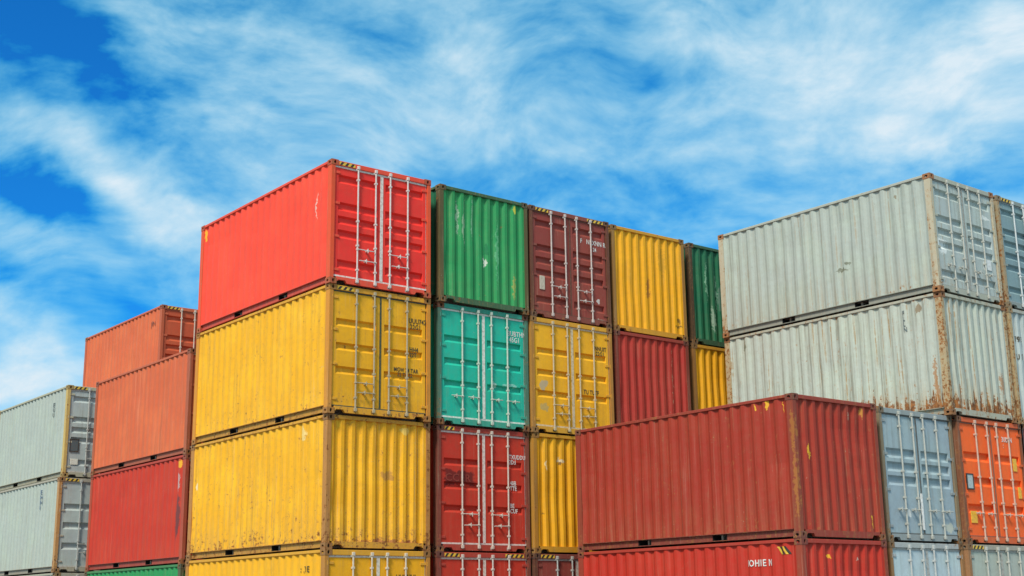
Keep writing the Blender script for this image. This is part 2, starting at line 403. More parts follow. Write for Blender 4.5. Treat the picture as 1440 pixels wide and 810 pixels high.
sh = g.n('ShaderNodeCombineXYZ'); g.put(sh.inputs[0], gi.outputs['Seed']); g.put(sh.inputs[1], g.m('MULTIPLY', gi.outputs['Seed'], 1.7)); g.put(sh.inputs[2], g.m('MULTIPLY', gi.outputs['Seed'], .6))
P = g.vm('ADD', oc, sh.outputs[0])
blot = g.noise(P, 1.1, 5, .6)
fine = g.noise(P, 9, 6, .65)
strk = g.noise(g.vm('MULTIPLY', P, (7, 7, .28)), 1.6, 6, .6)
strk2 = g.noise(g.vm('MULTIPLY', P, (17, 17, .5)), 1.3, 4, .6)
spot = g.noise(P, 13, 7, .72)
# sun-bleached patches
fade = g.m('MULTIPLY', g.ss(blot, .40, .68), gi.outputs['Fade'])
bleached = g.vm('ADD', g.vm('MULTIPLY', gi.outputs['Paint'], (1.10, 1.16, 1.05)), (.014, .014, .006))
col = g.mix(fade, gi.outputs['Paint'], bleached)
col = g.mix(g.m('MULTIPLY', g.ss(fine, .35, .75), .12), col, (.16, .12, .07))
# grime running down
gm = g.m('MULTIPLY', g.m('MULTIPLY', g.ss(strk, .50, .72), g.ss(blot, .30, .60)), gi.outputs['Streaks'])
col = g.mix(g.m('MULTIPLY', gm, .62), col, (.105, .075, .045))
gm2 = g.m('MULTIPLY', g.ss(strk2, .56, .74), gi.outputs['Streaks'])
col = g.mix(g.m('MULTIPLY', gm2, .50), col, g.mix(.5, gi.outputs['Paint'], (.62, .52, .38)))
# rust: spots, foot of the wall, top edge
zf = g.m('ADD', sp.outputs[2], g.m('ADD', g.m('MULTIPLY', g.m('SUBTRACT', strk, .5), 1.5), g.m('MULTIPLY', g.m('SUBTRACT', strk2, .5), 1.2)))
foot = g.m('MULTIPLY', g.ss(zf, .62, .16), gi.outputs['Foot'])
topr = g.m('MULTIPLY', g.ss(sp.outputs[2], H-.16, H-.02), g.m('MULTIPLY', gi.outputs['Foot'], .6))
lim = g.m('SUBTRACT', .79, g.m('ADD', g.m('MULTIPLY', gi.outputs['Rust'], .27), g.m('MULTIPLY', g.m('ADD', foot, topr), .27)))
clus = g.m('MULTIPLY', g.m('SUBTRACT', g.noise(P, 2.3, 3, .6), .5), .22)
run = g.m('ADD', g.m('MULTIPLY', g.m('SUBTRACT', strk, .5), .30), g.m('MULTIPLY', g.m('MULTIPLY', g.m('SUBTRACT', strk2, .5), foot), 1.0))
rv = g.m('ADD', g.m('ADD', spot, clus), run)
rm = g.ss(rv, lim, g.m('ADD', lim, .05))
halo = g.ss(rv, g.m('SUBTRACT', lim, .09), g.m('ADD', lim, .02))
col = g.mix(g.m('MULTIPLY', halo, .45), col, (.38, .19, .06))
wash = g.m('MULTIPLY', g.m('MULTIPLY', g.ss(zf, 1.15, .10), g.ss(strk2, .42, .62)), g.m('MULTIPLY', gi.outputs['Foot'], .55), clamp=True)
col = g.mix(wash, col, (.36, .235, .11))
tears = g.m('MULTIPLY', g.m('MULTIPLY', g.ss(g.noise(g.vm('MULTIPLY', P, (11, 11, .22)), 1.9, 3, .5), .60, .70), g.ss(fine, .30, .55)), g.m('MULTIPLY', gi.outputs['Foot'], .85), clamp=True)
col = g.mix(tears, col, (.33, .22, .11))
chipn = g.m('ADD', g.noise(P, 31, 3, .6), g.m('MULTIPLY', g.m('SUBTRACT', g.noise(P, 1.7, 3, .6), .5), .30))
chip = g.ss(chipn, g.m('SUBTRACT', .735, g.m('MULTIPLY', gi.outputs['Rust'], .09)), .755)
col = g.mix(g.m('MULTIPLY', chip, .55), col, g.mix(g.ss(blot, .47, .53), (.10, .07, .04), (.58, .50, .38)))
rc = g.mix(g.ss(fine, .3, .7), (.085, .028, .012), (.36, .135, .035))
col = g.mix(g.m('MULTIPLY', rm, .93), col, rc)
g.put(go.inputs['Color'], col)
g.put(go.inputs['Rough'], g.m('ADD', g.m('ADD', .50, g.m('MULTIPLY', rm, .4)), g.m('MULTIPLY', fine, .16)))
g.put(go.inputs['Height'], g.m('ADD', g.m('ADD', g.m('MULTIPLY', g.noise(P, 3.2, 3, .5), .014), g.m('MULTIPLY', rm, -.0022)), g.m('MULTIPLY', fine, .0018)))

def paint(name, color, seed, rust=.3, streaks=.35, foot=.25, fade=.35, patches=(), metallic=0.):
    """patches: (centre xyz, half-size xyz, colour, threshold) scuffs and repairs of their own shape"""
    m = bpy.data.materials.new(name); m.use_nodes = True; t = NT(m.node_tree); m.node_tree.nodes.clear()
    o = t.n('ShaderNodeOutputMaterial'); b = t.n('ShaderNodeBsdfPrincipled'); t.t.links.new(b.outputs[0], o.inputs[0])
    gn = t.n('ShaderNodeGroup', node_tree=grp)
    for k, v in (('Paint', color), ('Seed', seed), ('Rust', rust), ('Streaks', streaks), ('Foot', foot), ('Fade', fade)): t.put(gn.inputs[k], v)
    c = gn.outputs['Color']
    if patches:
        oc_ = t.n('ShaderNodeTexCoord').outputs['Object']
        wn_ = t.noise(oc_, 6, 5, .65, 0, 1)
        wp = t.vm('ADD', oc_, t.vm('MULTIPLY', t.vm('SUBTRACT', wn_, (.5, .5, .5)), (.25, .25, .30)))
        rag = t.noise(oc_, 22, 4, .7)
        for ce, hs, pc, th in patches:
            v_ = t.vm('DIVIDE', t.vm('SUBTRACT', wp, ce), hs)
            if th < 0:                      # squarish patch
                v_ = t.vm('ABSOLUTE', v_); sp_ = t.n('ShaderNodeSeparateXYZ'); t.put(sp_.inputs[0], v_)
                d = t.m('MAXIMUM', sp_.outputs[0], sp_.outputs[2]); th = -th
            else: d = t.vm('LENGTH', v_, out=1)
            k = t.m('MULTIPLY', t.ss(t.m('ADD', d, t.m('MULTIPLY', t.m('SUBTRACT', rag, .5), 2.2*th)), 1.05, .80), .74)
            c = t.mix(k, c, pc)
    t.put(b.inputs['Base Color'], c); t.put(b.inputs['Roughness'], gn.outputs['Rough']); b.inputs['Metallic'].default_value = metallic
    b.inputs['Specular IOR Level'].default_value = .22
    bp = t.n('ShaderNodeBump'); bp.inputs['Strength'].default_value = .55; bp.inputs['Distance'].default_value = 1.0
    t.put(bp.inputs['Height'], gn.outputs['Height']); t.put(b.inputs['Normal'], bp.outputs[0])
    return m
_simple = {}
def simple(name, color, rough=.6, metal=0., var=.12, scale=20):
    if name in _simple: return _simple[name]
    m = bpy.data.materials.new(name); m.use_nodes = True; t = NT(m.node_tree); m.node_tree.nodes.clear()
    o = t.n('ShaderNodeOutputMaterial'); b = t.n('ShaderNodeBsdfPrincipled'); t.t.links.new(b.outputs[0], o.inputs[0])
    n_ = t.noise(t.n('ShaderNodeTexCoord').outputs['Object'], scale, 5, .65)
    t.put(b.inputs['Base Color'], t.mix(t.m('MULTIPLY', t.ss(n_, .4, .72), var*3, clamp=True), color, (.20, .11, .05)))
    b.inputs['Roughness'].default_value = rough; b.inputs['Metallic'].default_value = metal
    _simple[name] = m; return m
BLACK = simple('dark_opening', (.010, .009, .008), .9, var=0)
STEEL = simple('zinc_steel', (.50, .50, .46), .5, .35, .10)
DULL = simple('tarnished_steel', (.34, .31, .26), .6, .3, .22)
HAZ = [simple('hazard_yellow', (.75, .48, .04), .6, var=.14), simple('hazard_black', (.02, .02, .018), .7, var=.05)]
INK_W = simple('white_lettering', (.72, .72, .68), .6, var=.16, scale=40)
INK_K = simple('dark_lettering', (.06, .045, .02), .7, var=.05)

# paint colours
C = dict(red=(.82, .036, .028), redwall=(.86, .068, .037), yellow=(.80, .385, .012), yellowwall=(.80, .395, .014), green=(.020, .27, .085), darkgreen=(.010, .13, .060),
         teal=(.012, .44, .31), brick=(.37, .030, .022), redA=(.50, .036, .020), maroon=(.27, .050, .040), amber=(.80, .40, .016), yellowend=(.76, .355, .008),
         rust=(.33, .033, .019), redC=(.47, .030, .018), white=(.385, .430, .385), whitecold=(.42, .48, .47), offwhite=(.43, .465, .405), greyblue=(.20, .30, .33), blue=(.31, .395, .44),
         paleblue=(.46, .56, .60), orange=(.90, .13, .022), salmon=(.60, .125, .050), salmontop=(.50, .085, .035), beige=(.45, .46, .38), greygreen=(.40, .44, .39), steelgrey=(.42, .47, .46))
RUSTY = (.30, .13, .05)

count = [0]
def container(name, label, x, y, lev, yaw, front, color, rust=.25, streaks=.35, foot=.25, fade=.35, post=None, post_rust=None,
              grooves='three', handles='pair', gasket=(.62, .60, .54), gstyle='wide', rods=None, haz='', wallc=None, patches=(), end_patches=(), texts=(), group=None, doorc=None, headc=None, cast=None):
    """x, y: near left bottom corner; front 'doors' or 'wall' = what faces the camera; the other end gets the other"""
    i = count[0]; count[0] += 1; rnd = random.Random(i*13+5)
    t = bpy.data.objects.new(name, None); COL.objects.link(t); t.empty_display_size = .3
    a = R(yaw); flip = front == 'wall'
    t.location = (x+hw*math.cos(a)-hl*math.sin(a), y+hw*math.sin(a)+hl*math.cos(a), lev*H-H+.0)
    t.rotation_euler = (0, 0, a+(math.pi if flip else 0))
    t['label'] = label; t['category'] = 'shipping container'; t['group'] = group or 'shipping containers stacked in the yard'
    col = C[color]; seed = i*3.7+1.3
    # left wall seen by the camera is local -x for doors-front containers, +x for flipped ones
    def pc(ps): return [((-p[0][0], -p[0][1], p[0][2]) if flip else p[0], p[1], p[2], p[3]) for p in ps]
    m_wall = paint(color+'_side_paint', C[wallc] if wallc else col, seed, rust, streaks, foot, fade, pc(patches))
    m_end = paint(color+'_end_paint', C[doorc] if doorc else col, seed+5, rust*.9, streaks, foot, fade, pc(end_patches))
    pcl = C[post] if isinstance(post, str) else (post or tuple(c*.80+.02*q for c, q in zip(col, (1.6, .8, .3))))
    m_post = paint(color+'_post_paint', pcl, seed+9, min(1, post_rust if post_rust is not None else rust+.30), .6, .3, .3, [p for p in pc(end_patches) if abs(abs(p[0][0])-hw) < .12])
    m_rail = paint(color+'_rail_paint', tuple(.62*a_+.30*b_+.01 for a_, b_ in zip(C[wallc] if wallc else col, pcl)), seed+11, rust+.22, .3, .1, .3)
    m_sole = paint(color+'_bottom_rail_shaded_paint', tuple(.42*a_+.20*b_+.02 for a_, b_ in zip(C[wallc] if wallc else col, pcl)), seed+13, rust+.30, .6, .1, .3)  # grimy rail paint, darkened further to paint in the shade of its recess
    m_cast = paint(color+'_casting_paint', cast or tuple(c*.55+.02 for c in pcl), seed+15, .62, .3, .3, .3)
    q = rnd.randrange(3); q2 = rnd.randrange(3)
    link('side_wall', M['sideL%d' % q], m_wall, t); link('side_wall', M['sideR%d' % q2], m_wall, t)
    link('end_wall', M['end%d' % q], m_end, t); link('roof', M['roof'], m_wall, t); link('floor', M['floor'], DULL, t)
    for s in 'LR':
        link('top_rail', M['trail'+s], m_rail, t)
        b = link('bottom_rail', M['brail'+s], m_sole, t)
        for k in (0, 1): link('forklift_pocket', M['pocket%s%d' % (s, k)], BLACK, b)
    for k in range(4):
        p = link('corner_post', M['post%d' % k], m_post, t)
        for z in (0, 1): link('corner_casting', M['cast%d%d' % (k, z)], [m_cast, BLACK], p)
    mh = paint(color+'_header_paint', C[headc], seed+2, rust, .3, .1, .2) if headc else m_rail
    for e in 'DB': link('header_beam', M['header'+e], mh, t); link('sill_beam', M['sill'+e], m_rail, t)
    gm_ = simple('gasket_%02d%02d%02d' % tuple(int(c*99) for c in gasket), gasket, .7, var=.16)
    rm_ = STEEL if rods is None else simple('rod_%02d%02d%02d' % tuple(int(c*99) for c in rods), rods, .5, .15, .10)
    doors = []
    for s in (-1, 1):
        d = link('door', M['leaf%s%d' % (grooves, s)], m_end, t); doors.append(d)
        link('gasket', M['gasket%s%d' % (gstyle, s)], gm_, d)
        k = 0 if s < 0 else 1
        for j in (0, 1):
            link('lock_rod', M['rod%d' % (2*k+j)], rm_, d); link('handle', M['hd_%s_%d%d' % (handles, k, j)], rm_, d)
        for j in range(4): link('hinge', M['hinge%d%d' % (s, j)], m_rail, d)
    for hk in haz.split(): link('hazard_marking', M['haz'+hk], HAZ, t)
    for tx in texts:
        body, size, tt, zz, ink, where = tx
        if where == 'D': text_on_door(body, size, tt, zz, ink, doors[1] if tt > 0 else doors[0])
        elif where == 'side': text_on_wall(body, size, -tt if flip else tt, zz, ink, t, 'R' if flip else 'L')
        else: text_on_wall(body, size, -tt, zz, ink, t, 'E')
    return t, doors

def plate(parent, x0, x1, z0, z1, col, frame=None, name='placard'):
    """small sign or document box on a door leaf, x and z local to the container"""
    mb = MB().box(x0, x1, DY-.016, DY-.0035, z0, z1, 0, c=.003)
    if frame:
        f_ = .022
        for a, b, c_, d in ((x0-f_, x0, z0-f_, z1+f_), (x1, x1+f_, z0-f_, z1+f_), (x0, x1, z1, z1+f_), (x0, x1, z0-f_, z0)): mb.box(a, b, DY-.024, DY-.0035, c_, d, 1)
    me = mb.mesh(name)
    return link(name, me, [simple('plate_%02d%02d%02d' % tuple(int(c*99) for c in col), col, .5, var=.12)]+([simple('plate_frame', frame, .6)] if frame else []), parent)

WHITE = (.66, .66, .62); SCRAPE = (.62, .52, .44); YSPOT = (.85, .50, .03); OCHRE = (.42, .20, .05); DKGRN = (.03, .06, .04)
GA = 'containers in the tall front row'; GB = 'containers in the near right row'; GC = 'containers in the far left stacks'
N = 'shipping_container'
# ---------------------------------------------------------------- tall row
container(N, 'bright red container with white-edged doors, on top of the three stacked yellow ones', -.03, -.04, 4, -.3, 'doors', 'red', .05, .15, .03, .5, wallc='redwall', post=(.74, .085, .03), post_rust=.25,
          grooves='five', gasket=(.74, .68, .62), rods=(.66, .60, .56), haz='L', group=GA,
          patches=[((-hw, -2.40, 1.75), (.2, .012, .30), SCRAPE, .6), ((-hw, -2.55, 2.05), (.2, .013, .25), SCRAPE, .5), ((-hw, 2.82, 2.32), (.2, .05, .13), YSPOT, .5)])
container(N, 'yellow container with dark-edged doors and dark numbers, directly under the bright red one', 0, 0, 3, -.15, 'doors', 'yellow', .46, .45, .25, .8, wallc='yellowwall', post=(.62, .25, .03), post_rust=.35,
          grooves='three', handles='low', gasket=DKGRN, gstyle='thin', rods=(.42, .35, .22), haz='L', group=GA,
          texts=[('UUU742\n 22G1', .145, .69, 2.02, INK_K, 'D'), ('HH4\n22T', .135, .71, 1.42, INK_K, 'D'), ('MGW 24 TAR\n   22 T1 22', .12, .33, .98, INK_K, 'D')])
container(N, 'yellow container with corrugated end and rusty brown corner post, third down the corner stack', .05, .07, 2, .1, 'wall', 'yellow', .52, .6, .45, .8, wallc='yellowwall', post=(.45, .20, .05), post_rust=.75, group=GA,
          patches=[((-hw, -2.05, 2.30), (.2, .10, .14), (.80, .62, .25), .5), ((-hw, 2.75, 1.62), (.2, .07, .10), (.80, .72, .50), .4)],
          end_patches=[((.2, -hl, 1.45), (.16, .2, .10), OCHRE, .7), ((-.95, -hl, 2.42), (.05, .2, .08), YSPOT, .3), ((.30, -hl, .10), (.9, .3, .10), (.30, .10, .05), .55), ((.62, -hl, 2.38), (.12, .2, .07), (.85, .6, .15), .4)])
container(N, 'orange-yellow container with white-edged doors at the foot of the tall corner stack', .03, .03, 1, .2, 'doors', 'yellow', .12, .3, .1, .3, wallc='amber', post=(.45, .20, .04), post_rust=.5,
          gasket=(.70, .66, .55), rods=(.62, .56, .44), group=GA, texts=[('UUUUUI\n 22G1', .15, .42, 2.02, INK_K, 'D'), (': ,T: E', .16, -2.1, 2.18, INK_K, 'side')])
container(N, 'green container with pale scuffed end wall, in the top layer beside the bright red one', 2.68, 0, 4, .5, 'wall', 'green', .30, .3, .10, .5, wallc='darkgreen', post=(.10, .085, .035), post_rust=.42, group=GA,
          end_patches=[((-.72, -hl, 1.90), (.035, .2, .42), (.35, .50, .34), .9), ((-.55, -hl, 1.80), (.035, .2, .60), (.33, .48, .30), .9), ((.02, -hl, 1.02), (.04, .2, .14), (.70, .70, .62), .4), ((.06, -hl, 1.33), (.045, .2, .13), (.01, .16, .06), .3), ((.86, -hl, 2.36), (.05, .2, .09), (.72, .62, .06), .4), ((-.33, -hl, 2.0), (.03, .2, .5), (.2, .42, .25), 1.), ((.35, -hl, 1.3), (.03, .2, .8), (.12, .40, .2), 1.), ((.82, -hl, .55), (.04, .2, .3), (.30, .33, .08), .8)])
t, d = container(N, 'turquoise container with thick white door edges, directly under the scuffed green one', 2.69, .09, 3, -.15, 'doors', 'teal', .04, .2, .08, .45, post=(.07, .17, .12), post_rust=.45,
          gasket=(.70, .74, .66), rods=(.52, .60, .50), handles='row', group=GA, cast=(.12, .05, .03),
          texts=[('3UBTHN\n 45G1', .16, .67, 2.08, INK_W, 'D')], end_patches=[((.72, -hl, .98), (.22, .2, .05), (.30, .62, .52), .9), ((.3, -hl, .95), (.07, .2, .06), (.5, .7, .6), .7)])
t, d = container(N, 'red container with white markings and a blackened patch on its left door, under turquoise one', 2.71, .14, 2, -.1, 'doors', 'redA', .05, .3, .08, .45, post=(.20, .05, .035), post_rust=.4,
          gasket=(.70, .60, .54), rods=(.60, .52, .44), haz='S', group=GA,
          texts=[('TXUDDU\n2D:I', .13, .68, 1.98, INK_W, 'D'), ('40B\nTTE', .13, .70, 1.42, INK_W, 'D'), ('BE\nCUF', .13, .70, .94, INK_W, 'D')],
          end_patches=[((-.62, -hl, 1.52), (.41, .2, .14), (.055, .014, .014), -.25)])
tm = text_on_door('CCER', .22, -1.0, 1.44, simple('faded_red_lettering', (.24, .03, .02), .7), d[0], 1.15)
container(N, 'dull red container with hazard stripes at both header ends, below the blackened-patch red one', 2.68, .10, 1, 0, 'doors', 'redA', .1, .3, .1, .3, post=(.20, .05, .035), gasket=(.66, .58, .5), rods=(.58, .52, .46), haz='L R', group=GA)
t, d = container(N, 'maroon container with faded white lettering and a pale sticker, in the top layer', 5.19, .04, 4, .2, 'doors', 'maroon', .16, .4, .12, .5, post=(.14, .050, .030), post_rust=.4,
          grooves='five', gasket=(.13, .045, .03), gstyle='thin', rods=(.56, .48, .44), haz='L R', group=GA,
          texts=[('F', .15, .33, 1.95, INK_W, 'D'), ('NRXNN R', .16, .52, 1.95, INK_W, 'D'), ('24', .13, .72, 1.80, INK_W, 'D')], end_patches=[((.86, -hl, .62), (.06, .2, .06), WHITE, .4), ((.85, -hl, .16), (.22, .2, .04), (.5, .38, .3), .5)])
plate(d[0], -.93, -.78, .66, .98, (.52, .46, .36))
container(N, 'yellow container with pale-edged doors and two grey smudges, directly under the maroon one', 5.17, .03, 3, 0, 'doors', 'amber', .10, .3, .08, .4, post=(.40, .19, .04), post_rust=.4,
          gasket=(.62, .52, .34), rods=(.52, .43, .27), handles='low', group=GA, texts=[('NNUIT\n 22G1', .14, .69, 2.02, INK_K, 'D'), ('TU TUTF', .14, .32, .98, INK_K, 'D')],
          end_patches=[((-.86, -hl, 1.08), (.11, .2, .12), (.36, .36, .28), .3), ((-.84, -hl, .58), (.10, .2, .10), (.42, .34, .14), .5)])
container(N, 'yellow container with a corrugated end, half hidden behind the brown-red near container', 5.20, .05, 2, 0, 'wall', 'yellowend', .10, .35, .12, .4, post=(.42, .20, .03), post_rust=.5, group=GA,
          end_patches=[((-.42, -hl, 2.02), (.12, .2, .05), (.66, .58, .40), .6), ((-.44, -hl, 1.95), (.035, .2, .05), (.10, .05, .03), .3), ((-.85, -hl, 1.9), (.03, .2, .1), (.8, .66, .4), .5), ((-.95, -hl, .85), (.04, .2, .04), (.05, .03, .02), .4)])
container(N, 'dark maroon container showing only a strip of its doors, at the foot of third stack', 5.18, .05, 1, 0, 'doors', 'maroon', .2, .4, .1, .3, post=(.12, .045, .03), gasket=(.55, .50, .44), haz='L', group=GA)
container(N, 'golden yellow container with a brown rust blotch on its corrugated end, in the top layer', 7.77, .11, 4, -.3, 'wall', 'yellowend', .17, .5, .12, .5, post=(.30, .15, .04), post_rust=.55, group=GA,
          end_patches=[((-.03, -hl, 1.17), (.085, .2, .30), (.32, .115, .03), .5), ((.45, -hl, 1.95), (.14, .2, .42), (.50, .26, .02), 1.1), ((.95, -hl, .33), (.14, .2, .04), (.05, .04, .02), .9), ((.98, -hl, .50), (.05, .2, .10), (.05, .04, .02), .8)])
container(N, 'brick red container with a corrugated end, under the blotched golden yellow one', 7.75, .08, 3, -.3, 'wall', 'brick', .08, .3, .08, .5, post=(.20, .045, .03), post_rust=.35, group=GA,
          end_patches=[((.66, -hl, 1.5), (.02, .2, .75), (.55, .32, .20), 1.5)])
container(N, 'dark green container with flaking paint, at the top layer\'s far end beside the white stack', 10.47, .17, 4, 0, 'wall', 'darkgreen', .10, .4, .1, .4, post=(.085, .050, .028), post_rust=.5, group=GA,
          end_patches=[((-.62, -hl, 1.7), (.03, .2, .5), (.22, .42, .28), 1.), ((-.25, -hl, 1.5), (.03, .2, .6), (.26, .46, .33), 1.), ((-.10, -hl, 1.3), (.12, .2, .35), (.12, .20, .15), .9), ((-.4, -hl, .7), (.06, .2, .3), (.3, .4, .3), 1.1)])
container(N, 'yellow container with a narrow corrugated strip in view, under the far dark green one', 10.44, .17, 3, 0, 'wall', 'yellowend', .12, .3, .1, .4, post=(.30, .14, .04), post_rust=.5, group=GA,
          end_patches=[((-.25, -hl, .45), (.05, .2, .12), (.04, .03, .02), .5)])
container(N, 'red container second below the golden yellow one, hidden behind the brown-red near container', 7.76, .10, 2, 0, 'wall', 'brick', .15, post=(.2, .05, .03), group=GA)
container(N, 'green container at the foot of the fourth stack, hidden behind the near right row', 7.77, .10, 1, 0, 'wall', 'green', .15, post=(.1, .08, .04), group=GA)
container(N, 'maroon container two below the far dark green one, hidden behind the near right row', 10.45, .17, 2, 0, 'wall', 'maroon', .15, post=(.14, .05, .03), group=GA)
container(N, 'pale blue container at the foot of the fifth stack, hidden behind the near right row', 10.45, .17, 1, 0, 'wall', 'paleblue', .15, post=(.3, .2, .1), group=GA)

# ---------------------------------------------------------------- near right row
container(N, 'brown-red container with corrugated end and yellow scuffs down its near corner post', 5.75, -6.70, 2, -.4, 'wall', 'rust', .30, .35, .30, .45, wallc='rust', post=(.26, .050, .030), post_rust=.42, group=GB,
          patches=[((-hw, -2.40, 2.44), (.2, .05, .07), YSPOT, .4), ((-hw, -2.12, 2.44), (.2, .03, .03), YSPOT, .4), ((-hw, -2.75, 2.38), (.2, .012, .12), YSPOT, .7)],
          end_patches=[((-hw, -hl+.05, 1.95), (.10, .055, .36), (.38, .15, .035), .9), ((-hw, -hl+.04, 1.0), (.10, .05, .65), (.40, .16, .04), 1.2), ((-.80, -hl, 1.55), (.055, .2, .16), YSPOT, .3), ((-.05, -hl, 1.62), (.022, .2, .26), (.60, .25, .04), .6), ((.42, -hl, 2.30), (.04, .2, .08), (.5, .35, .25), .7), ((.80, -hl, 2.38), (.045, .2, .10), (.60, .28, .05), .5), ((.90, -hl, .33), (.045, .2, .13), YSPOT, .4)])
t, d = container(N, 'brighter red corrugated container with hazard patch and white lettering, under the brown-red one', 5.76, -6.70, 1, -.3, 'wall', 'redC', .08, .3, .1, .4, wallc='redC', post=(.30, .050, .03), post_rust=.35, group=GB,
          end_patches=[((-.45, -hl, 2.28), (.04, .2, .04), YSPOT, .4), ((.36, -hl, 2.26), (.03, .2, .03), (.6, .5, .4), .4)],
          texts=[('IOHI1E N', .17, -1.72, 2.13, INK_W, 'side')])
# hazard patch painted on the corrugated side wall of that container
def side_hazard(parent, y_near, z0, z1, n=2):
    """slanted yellow and black bars following the ribs of the side wall that faces the camera (flipped container: local +x)"""
    me = None
    for col, off in ((HAZ[0], 0), (HAZ[1], .055)):
        bm = bmesh.new()
        for i in range(n):
            a = y_near-.0+i*.12+off; q = [(a, z0), (a+.052, z0), (a+.052-.0, z1), (a-.0, z1)]
            q = [(a+.10, z0), (a+.10+.050, z0), (a+.05, z1), (a, z1)] if False else [(a, z1), (a+.05, z1), (a+.15, z0), (a+.10, z0)]
            vs = [bm.verts.new((u, v, 0)) for u, v in q]; bm.faces.new(vs)
        for p, dd in SIDE: bmesh.ops.bisect_plane(bm, geom=bm.verts[:]+bm.edges[:]+bm.faces[:], plane_co=(p, 0, 0), plane_no=(1, 0, 0))
        r_ = bmesh.ops.extrude_face_region(bm, geom=bm.faces[:])
        for v in r_['geom']:
            if isinstance(v, bmesh.types.BMVert): v.co.z += .002
        for v in bm.verts:
            dd = depth_at(SIDE, v.co.x)-.006-v.co.z; v.co = Vector((hw-.019-dd, v.co.x, v.co.y))
        m_ = bpy.data.meshes.new('hazard_marking'); bm.to_mesh(m_); bm.free(); m_.materials.append(None)
        link('hazard_marking', m_, col, parent)
side_hazard(t, 2.42, 2.32, 2.46)
t, d = container(N, 'light blue container with ribbed doors, between the brown-red corrugated one and the orange one', 8.45, -6.58, 2, -.1, 'doors', 'blue', .10, .45, .10, .45, post=(.22, .17, .11), post_rust=.55,
          grooves='close', handles='row', gasket=(.10, .12, .12), gstyle='thin', rods=(.46, .47, .42), group=GB,
          end_patches=[((-.45, -hl, .55), (.07, .2, .07), (.75, .76, .72), .3), ((.85, -hl, .30), (.16, .2, .08), (.55, .56, .45), .5)])
mbs = MB().box(-.055, .0, DY-.030, DY-.012, .24, .95); link('door_strip', mbs.mesh('door_strip'), simple('white_strip', (.78, .78, .75), .5), d[0])
container(N, 'pale blue container with only its door tops in view, under the light blue ribbed one', 8.46, -6.58, 1, 0, 'doors', 'paleblue', .12, .4, .1, .4, post=(.30, .16, .07), post_rust=.6, gasket=(.40, .42, .40), gstyle='wide', rods=(.50, .52, .50), group=GB)
t, d = container(N, 'white container with dented doors, topmost on the tall stack at the right', 10.66, -6.74, 4, .5, 'doors', 'whitecold', .10, .55, .62, .4, wallc='white', post=(.46, .41, .30), post_rust=.70, cast=(.30, .13, .06),
          grooves='five', handles='row', gasket=(.30, .32, .30), gstyle='thin', rods=(.46, .47, .42), group=GB,
          patches=[((-hw, -.55, .95), (.2, .18, .035), (.12, .12, .07), .95), ((-hw, -.75, 1.06), (.2, .05, .04), (.12, .12, .07), .9), ((-hw, -2.15, 2.25), (.2, .05, .04), (.2, .15, .08), .9)],
          end_patches=[((-.95, -hl, 1.02), (.20, .2, .20), (.80, .83, .80), .4), ((.85, -hl, 1.95), (.20, .2, .05), (.78, .80, .76), .5), ((.70, -hl, .85), (.12, .2, .12), (.78, .80, .77), .4)])
plate(d[1], .66, .90, .74, .98, (.68, .70, .68))
container(N, 'rust-streaked white container with corrugated end and orange rusty post, above the vivid orange one', 10.70, -6.72, 3, .3, 'wall', 'offwhite', .40, 1.0, 1.35, .4, post=(.42, .33, .20), post_rust=.98, cast=(.22, .10, .05), group=GB,
          patches=[((-hw, -2.45, 2.33), (.2, .07, .09), (.20, .12, .05), .9), ((-hw, 2.4, 2.30), (.2, .06, .12), (.16, .16, .10), 1.), ((-hw, -2.72, .75), (.2, .05, .5), (.33, .14, .04), 1.)],
          end_patches=[((.85, -hl, .80), (.09, .2, .22), (.34, .16, .06), 1.6), ((-.75, -hl, .55), (.06, .2, .25), (.34, .16, .06), 1.6), ((.25, -hl, .45), (.05, .2, .3), (.36, .18, .06), 1.6)],
          texts=[('F\nL\nL\nN', .14, -2.05, 2.24, simple('grey_lettering', (.10, .14, .15), .7), 'side')])
t, d = container(N, 'vivid orange container with a framed placard on its door, under the rust-streaked white one', 10.92, -6.68, 2, 0, 'doors', 'orange', .04, .2, .05, .4, post=(.20, .07, .035), post_rust=.45,
          grooves='wide', handles='row', gasket=(.28, .10, .06), gstyle='thin', rods=(.60, .42, .32), group=GB,
          texts=[('3UDFN\n :', .15, .42, 2.16, INK_W, 'D')])
plate(d[0], -1.0, -.80, 1.12, 1.40, (.42, .50, .50), (.03, .03, .03))
plate(d[0], -.98, -.76, .42, .66, (.85, .45, .03), name='sticker'); plate(d[1], .76, .90, 1.55, 1.82, (.85, .45, .03), name='sticker'); plate(d[1], .86, .98, .98, 1.22, (.85, .45, .03), name='sticker')
container(N, 'greyish white container with a striped header, directly under the vivid orange one', 10.90, -6.68, 1, 0, 'doors', 'greygreen', .12, .4, .2, .4, post=(.30, .15, .07), post_rust=.55, gasket=(.40, .40, .36), haz='L', rods=(.5, .5, .44), group=GB)
container(N, 'grey-blue container with shiny ribbed doors, topmost at the right edge of the photo', 13.27, -6.70, 4, 0, 'doors', 'greyblue', .08, .35, .08, .5, post=(.34, .27, .17), post_rust=.85, grooves='six', gasket=(.30, .36, .38), gstyle='thin', rods=(.58, .62, .62), haz='L', group=GB)
container(N, 'white corrugated container with dark marks at the right edge, under the grey-blue one', 13.28, -6.70, 3, 0, 'wall', 'whitecold', .20, .6, .3, .4, post=(.42, .32, .18), post_rust=.95, group=GB,
          texts=[('T9 5', .17, -1.02, 1.85, INK_K, 'E'), ('U 7', .17, -1.0, 1.45, INK_K, 'E')])
container(N, 'dark purple container, a thin strip beside the orange one at the right edge', 13.30, -6.68, 2, 0, 'wall', 'maroon', .15, .4, .1, .3, post=(.06, .035, .045), group=GB)
